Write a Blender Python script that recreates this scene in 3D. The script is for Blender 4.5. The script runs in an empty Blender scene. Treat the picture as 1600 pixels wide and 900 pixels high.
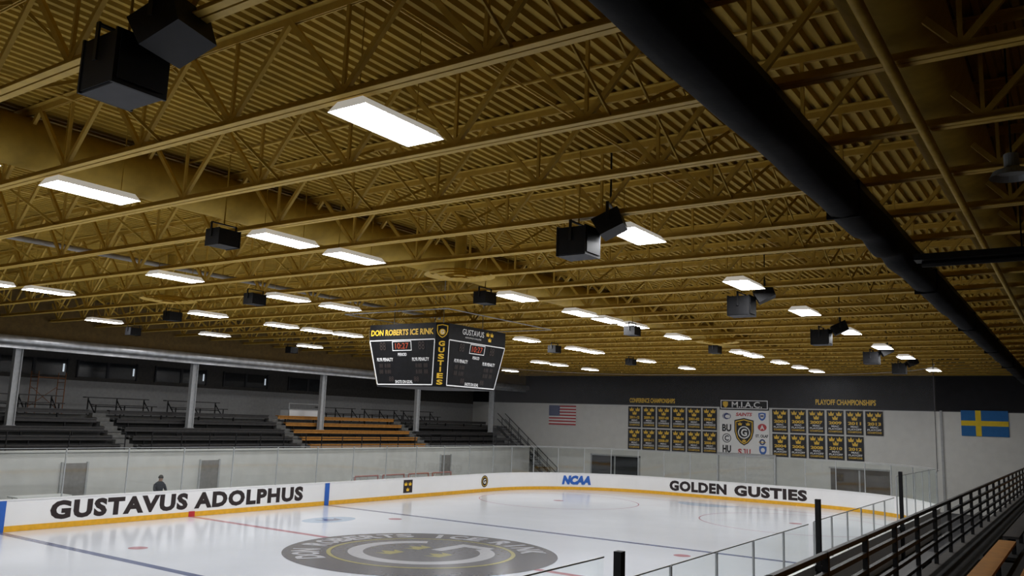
import bpy, math, random
from mathutils import Vector, Matrix
random.seed(4)
scene=bpy.context.scene
scene.view_settings.view_transform='Standard'
COL=scene.collection
pi=math.pi

# ---------------------------------------------------------------- materials
def mat(name,c,rough=.6,metal=0,var=.12,scale=6.0,emit=None,es=0,bump=0,spec=.5,coat=0):
    m=bpy.data.materials.new(name); m.use_nodes=True
    nt=m.node_tree; n=nt.nodes; l=nt.links; bs=n['Principled BSDF']
    bs.inputs['Roughness'].default_value=rough; bs.inputs['Metallic'].default_value=metal
    bs.inputs['Specular IOR Level'].default_value=spec
    tc=n.new('ShaderNodeTexCoord'); nz=n.new('ShaderNodeTexNoise'); nz.inputs['Scale'].default_value=scale
    nz.inputs['Detail'].default_value=3
    l.new(tc.outputs['Object'],nz.inputs['Vector'])
    r=n.new('ShaderNodeValToRGB')
    a=tuple(max(0,x*(1-var)) for x in c); b=tuple(min(1,x*(1+var)) for x in c)
    r.color_ramp.elements[0].color=(*a,1); r.color_ramp.elements[1].color=(*b,1)
    r.color_ramp.elements[0].position=.3; r.color_ramp.elements[1].position=.7
    l.new(nz.outputs['Fac'],r.inputs['Fac']); l.new(r.outputs['Color'],bs.inputs['Base Color'])
    if bump:
        bp=n.new('ShaderNodeBump'); bp.inputs['Strength'].default_value=bump; bp.inputs['Distance'].default_value=.02
        l.new(nz.outputs['Fac'],bp.inputs['Height']); l.new(bp.outputs['Normal'],bs.inputs['Normal'])
    if emit:
        bs.inputs['Emission Color'].default_value=(*emit,1); bs.inputs['Emission Strength'].default_value=es
    return m
def mixmat(name,col,fac,gloss=True,rough=.03,tint=(.955,.985,.975)):
    m=bpy.data.materials.new(name); m.use_nodes=True
    nt=m.node_tree; n=nt.nodes; l=nt.links
    for x in list(n): n.remove(x)
    o=n.new('ShaderNodeOutputMaterial'); mx=n.new('ShaderNodeMixShader'); t=n.new('ShaderNodeBsdfTransparent')
    s=n.new('ShaderNodeBsdfGlossy' if gloss else 'ShaderNodeBsdfDiffuse')
    s.inputs['Color'].default_value=(*col,1)
    if gloss: s.inputs['Roughness'].default_value=rough; t.inputs['Color'].default_value=(*tint,1)
    tc=n.new('ShaderNodeTexCoord'); nz=n.new('ShaderNodeTexNoise'); nz.inputs['Scale'].default_value=1.3
    l.new(tc.outputs['Object'],nz.inputs['Vector'])
    mr=n.new('ShaderNodeMapRange'); mr.inputs['To Min'].default_value=fac*.75; mr.inputs['To Max'].default_value=fac*1.25
    l.new(nz.outputs['Fac'],mr.inputs['Value']); l.new(mr.outputs['Result'],mx.inputs['Fac'])
    l.new(t.outputs[0],mx.inputs[1]); l.new(s.outputs[0],mx.inputs[2]); l.new(mx.outputs[0],o.inputs['Surface'])
    return m
GOLD=mat('gold_steel_paint',(.39,.25,.034),.6,var=.1,spec=.2)
GOLDT=mat('gold_truss_paint',(.52,.34,.06),.55,var=.1,spec=.25)
DECK=mat('gold_deck_paint',(.37,.235,.033),.7,var=.15,scale=1.5,spec=.15)
BLACK=mat('black_plastic',(.006,.006,.007),.55,var=.3,spec=.22)
FABRIC=mat('black_fabric',(.004,.004,.0045),.8,var=.4,scale=3,spec=.12,bump=.6)
BLKMET=mat('black_metal',(.009,.009,.010),.45,var=.3,spec=.3)
DKGREY=mat('dark_grey_panel',(.03,.03,.034),.6,var=.2,spec=.3)
ICE=mat('ice',(.74,.78,.86),.17,var=.035,scale=.35,spec=.5)
RUBBER=mat('rubber_floor',(.05,.05,.055),.8,var=.3,scale=2)
WALLM=mat('painted_block_wall',(.74,.74,.71),.85,var=.04,scale=2,spec=.2)
BANDM=mat('dark_painted_band',(.022,.022,.025),.85,var=.1,scale=2,spec=.2)
DARKW=mat('dark_brown_wall',(.06,.055,.05),.85,var=.2)
GREYW=mat('grey_rear_wall',(.34,.34,.34),.85,var=.08)
OCHW=mat('dark_ochre_wall',(.13,.08,.02),.85,var=.2)  # even dark brown-gold colour of the wall above the eave beam
LOWW=mat('stand_front_wall',(.62,.62,.60),.75,var=.06,scale=1.5)
SILVER=mat('galvanised_metal',(.55,.56,.58),.35,metal=.7,var=.2,scale=3)
DULLM=mat('dull_grey_conduit',(.24,.22,.19),.6,metal=.2,var=.2,scale=3)
GREYP=mat('grey_painted_steel',(.42,.43,.44),.6,var=.1)
SHADE=mat('grey_lamp_shade',(.20,.21,.21),.5,var=.1)
WHITE=mat('white_board_plastic',(.88,.88,.88),.3,var=.02,scale=1)
WHITEP=mat('white_print',(.94,.94,.94),.6,var=.01,spec=.2)
YELLOW=mat('yellow_kickplate',(.80,.42,.02),.4,var=.1)
GOLDP=mat('gold_print',(.90,.56,.03),.5,var=.03)
CHAR=mat('charcoal_print',(.035,.026,.026),.6,var=.05,spec=.2)
BANBLK=mat('banner_black_fabric',(.022,.022,.024),.8,var=.1,spec=.1)
BLUEM=mat('blue_print',(.02,.12,.5),.5,var=.05)
REDM=mat('red_print',(.55,.03,.04),.5,var=.05)
NAVY=mat('navy_print',(.02,.04,.18),.5,var=.05)
SWB=mat('flag_blue',(.02,.15,.42),.8,var=.05); SWY=mat('flag_yellow',(.85,.6,.03),.8,var=.05)
IRED=mat('ice_red_paint',(.48,.24,.28),.2,var=.12,scale=2)
IBLUE=mat('ice_blue_paint',(.16,.19,.32),.2,var=.12,scale=2)
ICREASE=mat('ice_crease_paint',(.45,.56,.70),.2,var=.05)
IGREY=mat('ice_logo_grey',(.21,.21,.225),.2,var=.06)
IGREY2=mat('ice_logo_dark',(.17,.17,.185),.2,var=.06)
IGOLD=mat('ice_logo_gold',(.42,.39,.20),.2,var=.06)
IWHITE=mat('ice_logo_white',(.52,.53,.57),.2,var=.04)
BENCHD=mat('dark_bench_plank',(.03,.028,.028),.55,var=.25)
BENCHG=mat('gold_bench_plank',(.42,.18,.025),.6,var=.14)
STEPM=mat('concrete_step',(.13,.13,.125),.85,var=.15)
DKDECK=mat('dark_walkway',(.022,.021,.02),.85,var=.2,spec=.15)
RISER=mat('dark_riser',(.02,.02,.02),.8,var=.2)
GLASS=mixmat('rink_glass',(.9,.95,.95),.06)
NET=mixmat('netting',(.16,.16,.165),.11,gloss=False)
GNET=mixmat('goal_netting',(.8,.8,.8),.45,gloss=False)
POSTM=mat('silver_glass_post',(.42,.44,.45),.4,metal=.3,var=.08)
LAMP=mat('lamp_lens',(.9,.9,.9),.5,emit=(.97,.98,1),es=44)
LHOUS=mat('lamp_white_housing',(.75,.75,.73),.4,var=.03,emit=(1,.97,.9),es=.3)
SEGR=mat('lit_red_digits',(.3,.05,.02),.5,emit=(1,.13,.04),es=.28)
SEGD=mat('dim_digits',(.05,.035,.03),.5,var=.05)
WIN=mat('window_daylight',(.5,.55,.6),.2,emit=(.8,.9,1),es=.5)
WDARK=mat('window_dark_glass',(.02,.022,.025),.15,var=.2)
ORNG=mat('orange_scaffold',(.22,.08,.02),.6)
GOALF=mat('goal_frame_red',(.50,.20,.18),.5)
SKIN=mat('skin',(.5,.3,.22),.6,var=.05); JACK=mat('dark_jacket',(.02,.022,.03),.9); JEAN=mat('dark_trousers',(.03,.035,.05),.9); HAIR=mat('dark_hair',(.02,.014,.01),.8)
BROWN=mat('brown_door',(.10,.085,.075),.6)
GDOOR=mat('grey_door',(.22,.21,.20),.6)
ROLLD=mat('rolling_door',(.72,.72,.70),.6,var=.05)

# ---------------------------------------------------------------- builder
class B:
    def __init__(s): s.v=[];s.f=[];s.m=[]
    def quad(s,pts,m=0):
        i=len(s.v); s.v+= [tuple(p) for p in pts]; s.f.append(tuple(range(i,i+len(pts)))); s.m.append(m); return s
    def box(s,x0,x1,y0,y1,z0,z1,m=0):
        i=len(s.v)
        s.v+=[(x,y,z) for z in (z0,z1) for y in (y0,y1) for x in (x0,x1)]
        for f in ((0,2,3,1),(4,5,7,6),(0,1,5,4),(2,6,7,3),(0,4,6,2),(1,3,7,5)):
            s.f.append(tuple(i+k for k in f)); s.m.append(m)
        return s
    def bar(s,p,q,w,h=None,m=0,up=(0,0,1)):
        h=h or w; p=Vector(p);q=Vector(q); d=(q-p).normalized(); u=Vector(up)
        if abs(d.dot(u))>.98: u=Vector((0,1,0)) if abs(d.y)<.9 else Vector((1,0,0))
        a=d.cross(u).normalized(); b=a.cross(d).normalized()
        i=len(s.v)
        for e in (p,q):
            for sa,sb in ((-1,-1),(1,-1),(1,1),(-1,1)): s.v.append(tuple(e+a*sa*w/2+b*sb*h/2))
        for f in ((0,3,2,1),(4,5,6,7),(0,1,5,4),(1,2,6,5),(2,3,7,6),(3,0,4,7)):
            s.f.append(tuple(i+k for k in f)); s.m.append(m)
        return s
    def tube(s,p,q,r,n=10,m=0,r2=None,cap=True):
        r2=r if r2 is None else r2
        p=Vector(p);q=Vector(q); d=(q-p).normalized(); u=Vector((0,0,1))
        if abs(d.z)>.98: u=Vector((1,0,0))
        a=d.cross(u).normalized(); b=a.cross(d)
        i=len(s.v)
        for e,rr in ((p,r),(q,r2)):
            for k in range(n):
                t=2*pi*k/n; s.v.append(tuple(e+a*rr*math.cos(t)+b*rr*math.sin(t)))
        for k in range(n):
            s.f.append((i+k,i+(k+1)%n,i+n+(k+1)%n,i+n+k)); s.m.append(m)
        if cap:
            s.f.append(tuple(i+k for k in reversed(range(n)))); s.m.append(m)
            s.f.append(tuple(i+n+k for k in range(n))); s.m.append(m)
        return s
    def path(s,pts,r,n=8,m=0):
        for a,b in zip(pts[:-1],pts[1:]): s.tube(a,b,r,n,m)
        return s
    def fl(s,fr,v2,faces,m=0,e=0):
        O,U,V=fr; N=U.cross(V); i=len(s.v)
        s.v+=[tuple(O+U*x+V*y+N*e) for x,y in v2]
        for f in faces: s.f.append(tuple(i+k for k in f)); s.m.append(m)
        return s
    def poly(s,fr,pts,m=0,e=0): return s.fl(fr,pts,[tuple(range(len(pts)))],m,e)
    def rect(s,fr,x0,x1,y0,y1,m=0,e=0): return s.poly(fr,[(x0,y0),(x1,y0),(x1,y1),(x0,y1)],m,e)
    def frame(s,fr,x0,x1,y0,y1,t,m=0,e=0):
        s.rect(fr,x0,x1,y0,y0+t,m,e); s.rect(fr,x0,x1,y1-t,y1,m,e); s.rect(fr,x0,x0+t,y0+t,y1-t,m,e); s.rect(fr,x1-t,x1,y0+t,y1-t,m,e); return s
    def ann(s,fr,cx,cy,r0,r1,m=0,e=0,a0=0,a1=2*pi,n=64,sy=1):
        v=[];f=[]
        for k in range(n+1):
            t=a0+(a1-a0)*k/n
            v+=[(cx+r0*math.cos(t),cy+sy*r0*math.sin(t)),(cx+r1*math.cos(t),cy+sy*r1*math.sin(t))]
        for k in range(n): f.append((2*k,2*k+1,2*k+3,2*k+2))
        return s.fl(fr,v,f,m,e)
    def disc(s,fr,cx,cy,r,m=0,e=0,n=40,sy=1):
        return s.poly(fr,[(cx+r*math.cos(2*pi*k/n),cy+sy*r*math.sin(2*pi*k/n)) for k in range(n)],m,e)
    def text(s,fr,t,cx,cy,w,h,m=0,e=0,bold=.02,rot=0,sp=1.0,shear=0):
        v,f=textgeo(t,bold,sp)
        c,sn=math.cos(rot),math.sin(rot)
        v2=[]
        for x,y in v:
            X=x*w+shear*y*h; Y=y*h
            v2.append((cx+X*c-Y*sn,cy+X*sn+Y*c))
        return s.fl(fr,v2,f,m,e)
    def crown(s,fr,cx,cy,w,m=0,e=0):
        P=[(-.42,-.38),(.42,-.38),(.55,.3),(.27,0),(0,.48),(-.27,0),(-.55,.3)]
        return s.poly(fr,[(cx+x*w,cy+y*w) for x,y in P],m,e)
    def shield(s,fr,cx,cy,w,h,m=0,e=0):
        P=[(-.5,.42),(-.25,.46),(0,.5),(.25,.46),(.5,.42),(.5,0),(.4,-.25),(.2,-.42),(0,-.5),(-.2,-.42),(-.4,-.25),(-.5,0)]
        return s.poly(fr,[(cx+x*w,cy+y*h) for x,y in P],m,e)
    def mesh(s,name,mats):
        me=bpy.data.meshes.new(name); me.from_pydata(s.v,[],s.f)
        for m in mats: me.materials.append(m)
        if len(mats)>1: me.polygons.foreach_set('material_index',s.m)
        me.update(); return me
_tc={}
def textgeo(t,bold,sp=1.0):
    k=(t,bold,sp)
    if k in _tc: return _tc[k]
    cu=bpy.data.curves.new('txt','FONT'); cu.body=t; cu.size=1; cu.offset=bold; cu.resolution_u=3; cu.space_character=sp
    o=bpy.data.objects.new('txt',cu); COL.objects.link(o)
    dg=bpy.context.evaluated_depsgraph_get(); me=bpy.data.meshes.new_from_object(o.evaluated_get(dg))
    v=[(a.co.x,a.co.y) for a in me.vertices]; f=[tuple(p.vertices) for p in me.polygons]
    x0=min(a[0] for a in v);x1=max(a[0] for a in v);y0=min(a[1] for a in v);y1=max(a[1] for a in v)
    v=[((a-x0)/(x1-x0)-.5,(b-y0)/(y1-y0)-.5) for a,b in v]
    bpy.data.objects.remove(o); bpy.data.curves.remove(cu); bpy.data.meshes.remove(me)
    _tc[k]=(v,f); return v,f
def smooth(me):
    for p in me.polygons: p.use_smooth=True
def setp(o,label=None,cat=None,group=None,kind=None):
    if label:o['label']=label
    if cat:o['category']=cat
    if group:o['group']=group
    if kind:o['kind']=kind
def mk(name,b,mats,loc=(0,0,0),parent=None,label=None,cat=None,group=None,kind=None,rot=0,sm=False):
    if not isinstance(mats,(list,tuple)): mats=[mats]
    me=b.mesh(name,mats) if isinstance(b,B) else b
    if sm: smooth(me)
    o=bpy.data.objects.new(name,me); o.location=loc; o.rotation_euler[2]=rot
    if parent: o.parent=parent
    COL.objects.link(o); setp(o,label,cat,group,kind); return o
def thing(name,loc,label,cat,group=None,rot=0):
    o=bpy.data.objects.new(name,None); o.empty_display_size=.2; o.location=loc; o.rotation_euler[2]=rot
    COL.objects.link(o); setp(o,label,cat,group); return o
def cp(src,loc,rot=None,label=None):
    o=src.copy(); COL.objects.link(o); o.location=loc
    if rot is not None: o.rotation_euler[2]=rot
    if label:o['label']=label
    for c in src.children:
        d=c.copy(); d.parent=o; COL.objects.link(d)
    return o
def FR(O,U,V): return (Vector(O),Vector(U),Vector(V))

# ---------------------------------------------------------------- camera
cp_=Vector((18.661,-22.362,4.458)); yaw,pit,rol=[math.radians(a) for a in (34.517,9.015,2.035)]
F=Vector((-math.sin(yaw)*math.cos(pit),math.cos(yaw)*math.cos(pit),math.sin(pit)))
R=Vector((math.cos(yaw),math.sin(yaw),0)); U=R.cross(F)
R2=R*math.cos(rol)+U*math.sin(rol); U2=U*math.cos(rol)-R*math.sin(rol)
cam=bpy.data.cameras.new('camera'); co=bpy.data.objects.new('camera',cam); COL.objects.link(co)
mw=Matrix((( R2.x,U2.x,-F.x,cp_.x),(R2.y,U2.y,-F.y,cp_.y),(R2.z,U2.z,-F.z,cp_.z),(0,0,0,1)))
co.matrix_world=mw; cam.sensor_width=36; cam.lens=1303.3/1600*36; cam.clip_end=300
scene.camera=co
w=bpy.data.worlds.new('world'); scene.world=w; w.use_nodes=True
w.node_tree.nodes['Background'].inputs[0].default_value=(.5,.55,.6,1); w.node_tree.nodes['Background'].inputs[1].default_value=.05

# ---------------------------------------------------------------- dims
HW=12.65; YE=29.8; RC=8.0; BH=1.07; YN=-27.0
XL=-24.0; XR=24.0; YB=-29.0; YW=34.5; ZD=9.25; ZJ=8.0
# ---------------------------------------------------------------- shell
mk('floor',B().box(XL,XR,YB,YW,-.3,-.06),RUBBER,kind='structure')
b=B().box(XL-.3,XR+.3,YW,YW+.3,-.3,5.95,0).box(XL-.3,XR+.3,YW,YW+.3,5.95,9.6,1)
mk('wall_far',b,[WALLM,BANDM],kind='structure')
b=B().box(XL-.3,XL,YB,YW,-.3,5.7,0).box(XL-.3,XL,YB,YW,5.7,9.6,1)
mk('wall_left',b,[GREYW,DARKW],kind='structure')
mk('wall_right',B().box(XR,XR+.3,YB,YW,-.3,9.6),DARKW,kind='structure')
mk('wall_back',B().box(XL-.3,XR+.3,YB-.3,YB,-.3,9.6),DARKW,kind='structure')
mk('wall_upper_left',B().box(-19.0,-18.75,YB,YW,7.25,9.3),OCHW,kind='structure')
mk('ceiling_lean',B().box(XL,-19.0,YB,YW,7.1,7.25),DARKW,kind='structure')
b=B(); x=-18.8; prof=[]; z0,z1=ZD,ZD+.07
while x<XR:
    prof+= [(x,z0),(x+.07,z0),(x+.095,z1),(x+.165,z1)]; x+=.19
prof=[(a,z) for a,z in prof if a<=XR]
n=len(prof)
b.v=[(a,YB,z) for a,z in prof]+[(a,YW,z) for a,z in prof]
for i in range(n-1): b.f.append((i,i+1,n+i+1,n+i)); b.m.append(0)
mk('ceiling',b,DECK,kind='structure')
mk('ceiling_roof',B().box(XL-.3,XR+.3,YB-.3,YW+.3,9.6,9.75),DARKW,kind='structure')
b=B().box(-12.5,-8.6,YW-.06,YW-.005,0,2.1,0).box(-12.6,-12.5,YW-.09,YW-.005,0,2.2,1).box(-8.6,-8.5,YW-.09,YW-.005,0,2.2,1).box(-12.6,-8.5,YW-.09,YW-.005,2.1,2.2,1).box(-10.6,-10.5,YW-.09,YW-.05,0,2.1,1)
mk('door_1',b,[BLACK,GREYP],kind='structure')
b=B()
for i in range(13): b.box(-2.5,1.3,YW-.06-(.015 if i%2 else 0),YW-.005,.0+i*.2,.2+i*.2,0)
b.box(-2.62,-2.5,YW-.12,YW-.005,0,2.7,1).box(1.3,1.42,YW-.12,YW-.005,0,2.7,1).box(-2.62,1.42,YW-.14,YW-.005,2.6,2.8,1)
mk('door_2',b,[ROLLD,GREYP],kind='structure')
b=B().box(4.9,8.4,YW-.06,YW-.005,0,2.15,0).box(4.8,8.5,YW-.09,YW-.005,2.15,2.25,1).box(6.6,6.7,YW-.09,YW-.05,0,2.1,1)
mk('door_3',b,[BROWN,GREYP],kind='structure')
mk('trim_1',B().box(11.35,11.47,YW-.1,YW-.005,0,5.95),GREYP,kind='structure')
mk('trim_2',B().box(XL,XR,YW-.03,YW-.002,5.9,5.98),DKGREY,kind='structure')

# ---------------------------------------------------------------- left stand structure
mk('wall_stand_left',B().box(-16.75,-16.5,YB,YW-2.6,-.06,2.5).box(-16.78,-16.42,YB,YW-2.6,2.5,2.58),LOWW,kind='structure')
mk('floor_concourse',B().box(XL,-20.45,YB,YW-.01,3.8,4.0),STEPM,kind='structure')
k=4
for y0 in (-3.6,3.0,21.2):
    mk('door_%d'%k,B().box(-16.5,-16.45,y0,y0+1.0,0,2.05,0).box(-16.5,-16.42,y0-.08,y0,0,2.1,1).box(-16.5,-16.42,y0+1,y0+1.08,0,2.1,1),[GDOOR,GREYP],kind='structure'); k+=1
def bleacher(name,x0,dirx,zb,y0,y1,rows,rise,run,mats,label,group,deckm=STEPM):
    t=thing(name,(x0,(y0+y1)/2,zb),label,'bleachers',group)
    L=(y1-y0)/2
    b=B()
    for i in range(rows):
        z=i*rise; a=dirx*i*run; c=dirx*(i+1)*run
        b.box(min(a,c),max(a,c),-L,L,z-.06,z,0)
        b.box(min(a,a+dirx*.04),max(a,a+dirx*.04),-L,L,z-rise,z-.06,1)
    mk('deck',b,[deckm,RISER],parent=t)
    for i in range(rows):
        z=i*rise+.40; a=dirx*(i*run+run*.5)
        b=B().box(min(a,a+dirx*.28),max(a,a+dirx*.28),-L,L,z-.05,z,0)
        y=-L+.6
        while y<L:
            b.box(min(a+dirx*.1,a+dirx*.18),max(a+dirx*.1,a+dirx*.18),y,y+.05,z-.40,z-.05,1); y+=2.2
        b.box(min(a+dirx*.05,a+dirx*.09),max(a+dirx*.05,a+dirx*.09),-L,L,z-.2,z-.048,0)
        mk('bench_seat',b,[mats,BLKMET],parent=t)
    return t
for (y0,y1,m,lab) in ((-16,-.75,BENCHD,'dark plank bleacher section on the raised stand'),(.25,9.8,BENCHD,'dark plank bleacher section on the raised stand'),(10.5,20.4,BENCHG,'gold plank bleacher section between dark ones'),(21.1,31.0,BENCHD,'dark plank bleacher section on the raised stand')):
    bleacher('bleacher_section',-16.78,-1,2.35,y0,y1,5,.38,.72,m,lab,'bleachers on the raised stand')
for yc in (-.25,10.15,20.75):
    b=B()
    for i in range(10):
        b.box(-.36*(i+1),-.36*i,-.33,.33,.19*i-2,.19*i,0)
    mk('aisle_stairs',b,STEPM,loc=(-16.8,yc,2.4),label='grey concrete aisle steps between bleacher sections',cat='stairs',group='aisle stairs on the raised stand')
def railing(name,L,h,n,posts,mat_,label,loc,group=None,rr=.025,square=False):
    t=thing(name,loc,label,'railing',group)
    for i in range(n):
        z=h*(i+1)/n; b=B()
        if square: b.box(-rr,rr,-L/2,L/2,z-rr*2,z)
        else: b.tube((0,-L/2,z),(0,L/2,z),rr,8)
        mk('rail',b,mat_,parent=t)
    for i in range(posts):
        y=-L/2+L*i/(posts-1)
        mk('post',B().box(-rr*1.2,rr*1.2,y-rr*1.2,y+rr*1.2,0,h),mat_,parent=t)
    return t
for yc,L in ((-8.4,15),(5.0,9.2),(15.5,9.5),(26,9.5)):
    railing('guard_railing',L,.75,3,7,BLKMET,'thin black railing along the stand edge',(-16.6,yc,2.58),'stand edge railings',rr=.016)
col=None
for i,y in enumerate((-22.1,-13.4,-4.7,4.0,12.9,21.6,30.3)):
    if not col:
        col=thing('steel_column',(-19.10,y,3.50),'grey painted steel column in the stand','column','stand columns')
        mk('shaft',B().box(-.12,.12,-.16,-.13,0,3.5).box(-.12,.12,.13,.16,0,3.5).box(-.02,.02,-.13,.13,0,3.5).box(-.14,.14,-.2,.2,0,.03),GREYP,parent=col)
        mk('bracket',B().box(-.2,.2,-.2,.2,3.3,3.5),GREYP,parent=col)
    else: cp(col,(-19.10,y,3.50))
b=B().tube((-18.5,YB+.2,7.08),(-18.5,YW-.1,7.08),.2,14)
mk('duct_pipe',b,SILVER,label='long silver insulated pipe under the eave',cat='pipe',sm=True)
mk('trim_3',B().box(-18.95,-18.7,YB,YW,6.75,6.95),SILVER,kind='structure')
k=1
for y0 in (-9.5,-3.2,.6,5.0,9.5,14.5):
    b=B().box(XL,XL+.05,y0,y0+3.2,5.9,6.7,0).box(XL,XL+.09,y0+1.5,y0+1.65,5.9,6.7,1).box(XL,XL+.09,y0-.08,y0,5.85,6.75,1).box(XL,XL+.09,y0+3.2,y0+3.28,5.85,6.75,1)
    b.box(XL+.05,XL+.07,y0+3.0,y0+3.08,6.1,6.5,2)
    mk('window_%d'%k,b,[WDARK,DKGREY,WIN],kind='structure'); k+=1
src=None
for y in (-8.5,-3.0,1.8,6.2,17.0,21.2,25.2):
    if not src:
        src=thing('portable_bleacher',(-21.2,y,4.0),'low dark two-row portable bleacher on the concourse','bleachers','portable bleachers on the concourse')
        for i in range(2):
            b=B().box(-.35-.75*i,-.05-.75*i,-1.7,1.7,.48+.35*i,.53+.35*i)
            mk('bench_seat',b,BENCHD,parent=src)
        b=B().bar((-.58,-1.5,.42),(-.58,1.5,.42),.04)
        for yy in (-1.5,0,1.5): b.bar((-.2,yy,0),(-.2,yy,.48),.05).bar((-.95,yy,0),(-.95,yy,.83),.05).bar((-.2,yy,.05),(-.95,yy,.75),.04)
        mk('support_frame',b,BLKMET,parent=src)
    else: cp(src,(-21.2,y,4.0))
t=thing('press_table',(-20.9,13.0,4.0),'white fronted scorer booth beside gold bleachers','booth')
mk('front_panel',B().box(.3,.34,-1.3,1.3,.1,.62).box(-.4,.34,-1.3,-1.26,0,.62).box(-.4,.34,1.26,1.3,0,.62),WHITE,parent=t)
mk('table_top',B().box(-.4,.4,-1.35,1.35,.62,.67),GREYP,parent=t)
mk('guard_frame',B().path([(.32,-1.3,.0),(.32,-1.3,1.0),(.32,1.3,1.0),(.32,1.3,0)],.025),GREYP,parent=t)
for i,y in enumerate((-6.0,-2.0)):
    b=B()
    for yy in (0,1.3):
        for xx in (0,.7): b.tube((xx,yy,0),(xx,yy,2.0),.025,6)
        for j in range(6): b.tube((0,yy,.2+.33*j),(.7,yy,.2+.33*j),.015,6)
    b.tube((0,0,.3),(0,1.3,1.3),.015,6).tube((0,1.3,.3),(0,0,1.3),.015,6).box(0,.7,0,1.3,1.7,1.74)
    mk('scaffold_tower',b,ORNG,loc=(-23.3,y,4.0),label='orange tubular scaffold tower against the back wall',cat='scaffold',group='scaffold towers')

# ---------------------------------------------------------------- corner stairs at end wall
t=thing('staircase',(-15.3,33.5,-.06),'black metal staircase with handrails against the end wall','stairs')
b=B()
NS=22
for i in range(NS):
    b.box(-.23*(i+1)-.02,-.23*i,-.5,.5,4.06*(i+1)/NS-.035,4.06*(i+1)/NS)
mk('treads',b,GREYP,parent=t)
SL=.23*NS
for yy in (-.53,.53): mk('stringer',B().bar((0,yy,.1),(-SL,yy,4.0),.05,.2),BLKMET,parent=t)
for yy in (-.53,.53):
    b=B()
    for h in (1.05,.6): b.bar((0,yy,h),(-SL,yy,4.0+h),.05)
    for i in range(0,NS+1,4): b.bar((-.23*i,yy,4.0*i/NS),(-.23*i,yy,4.0*i/NS+1.05),.04)
    mk('handrail',b,BLKMET,parent=t)

# ---------------------------------------------------------------- ice
def rinkpath(n=10,hw=HW,r=RC,ye=YE,yn=YN):
    P=[]
    for (cx,cy,a) in ((hw-r,ye-r,0),(-hw+r,ye-r,pi/2),(-hw+r,yn+r,pi),(hw-r,yn+r,3*pi/2)):
        for k in range(n+1):
            t=a+pi/2*k/n; P.append((cx+r*math.cos(t),cy+r*math.sin(t)))
    return P
RP=rinkpath(12)
ice=thing('ice_sheet',(0,0,0),'white glossy indoor ice sheet with painted hockey markings','ice rink')
b=B(); b.quad([(x,y,0) for x,y in RP])
mk('ice_surface',b,ICE,parent=ice)
G0=FR((0,0,0),(0,1,0),(-1,0,0))
def icem(name,b,m): mk(name,b,m,parent=ice)
icem('center_line',B().box(-HW+.02,HW-.02,-.15,.15,.001,.003),IRED)
for y in (7.62,-7.62): icem('blue_line',B().box(-HW+.02,HW-.02,y-.15,y+.15,.001,.003),IBLUE)
gy=YE-3.7
icem('goal_line',B().box(-HW+.6,HW-.6,gy-.03,gy+.03,.001,.003),IRED)
ff=FR((0,0,0),(1,0,0),(0,1,0))
b=B(); b.poly(ff,[(1.83*math.cos(math.radians(a)),gy-1.83*math.sin(math.radians(a))) for a in range(180,-1,-12)],0,.002)
icem('goal_crease',b,ICREASE)
for sx in (-1,1):
    icem('faceoff_circle',B().ann(ff,6.7*sx,gy-6.1,4.53,4.59,0,.003),IRED)
    icem('faceoff_spot',B().disc(ff,6.7*sx,gy-6.1,.3,0,.003),IRED)
    for yy in (6.1,-6.1): icem('faceoff_spot',B().disc(ff,6.7*sx,yy,.3,0,.003),IRED)
icem('ice_emblem',B().disc(G0,3.7,8.3,1.35,0,.002,sy=.6),ICREASE)
icem('emblem_crown',B().crown(G0,3.7,8.3,1.0,0,.004),IBLUE)
icem('center_logo_disc',B().disc(G0,0,0,4.55,0,.005,n=72),IGREY2)
icem('center_logo_ring',B().ann(G0,0,0,3.0,3.14,0,.008),IGOLD)
icem('center_logo_inner',B().disc(G0,0,0,2.98,0,.007,n=64),IGREY)
def arctext(s,a0,a1,r,h,wr=.72):
    b=B(); N=len(s)
    for i,ch in enumerate(s):
        if ch==' ': continue
        a=math.radians(a0+(a1-a0)*i/(N-1)); th=pi/2-a
        b.text(G0,ch,r*math.cos(th),r*math.sin(th),h*(wr if ch!='I' else .22),h,0,.009,.045,rot=-a)
    icem('center_logo_lettering',b,IWHITE)
arctext('DON ROBERTS',-62,40,3.8,.9)
arctext('ICE',60,82,3.8,.9)
arctext('RINK',100,134,3.8,.9)
b=B().ann(G0,0,0,1.95,2.45,0,.009,a0=math.radians(35),a1=math.radians(330)).rect(G0,.6,2.4,-.35,.1,0,.009).rect(G0,1.9,2.4,-1.3,-.3,0,.0095)
icem('center_logo_letter_g',b,IWHITE)
for q in ((-.8,.7),(.6,.7),(-.1,-.8)): icem('center_logo_crown',B().crown(G0,q[0],q[1],.85,0,.010),IGOLD)

# ---------------------------------------------------------------- dasher boards
def wallstrip(path,z0,z1,th,off=0.0,m=0,b=None):
    b=b or B()
    P=[Vector((x,y)) for x,y in path]; N=len(P)
    nor=[]
    for i in range(N):
        a=P[max(i-1,0)]; c=P[min(i+1,N-1)]
        d=(c-a).normalized(); nor.append(Vector((d.y,-d.x)))
    ii=len(b.v)
    for p,nn in zip(P,nor):
        q=p+nn*off; r=p+nn*(off+th)
        b.v+=[(q.x,q.y,z0),(q.x,q.y,z1),(r.x,r.y,z1),(r.x,r.y,z0)]
    for i in range(N-1):
        o=ii+4*i
        for a,c in ((0,1),(1,2),(2,3),(3,0)):
            b.f.append((o+a,o+c,o+4+c,o+4+a)); b.m.append(m)
    b.f.append((ii,ii+1,ii+2,ii+3)); b.m.append(m); o=ii+4*(N-1); b.f.append((o+3,o+2,o+1,o)); b.m.append(m)
    return b
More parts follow.
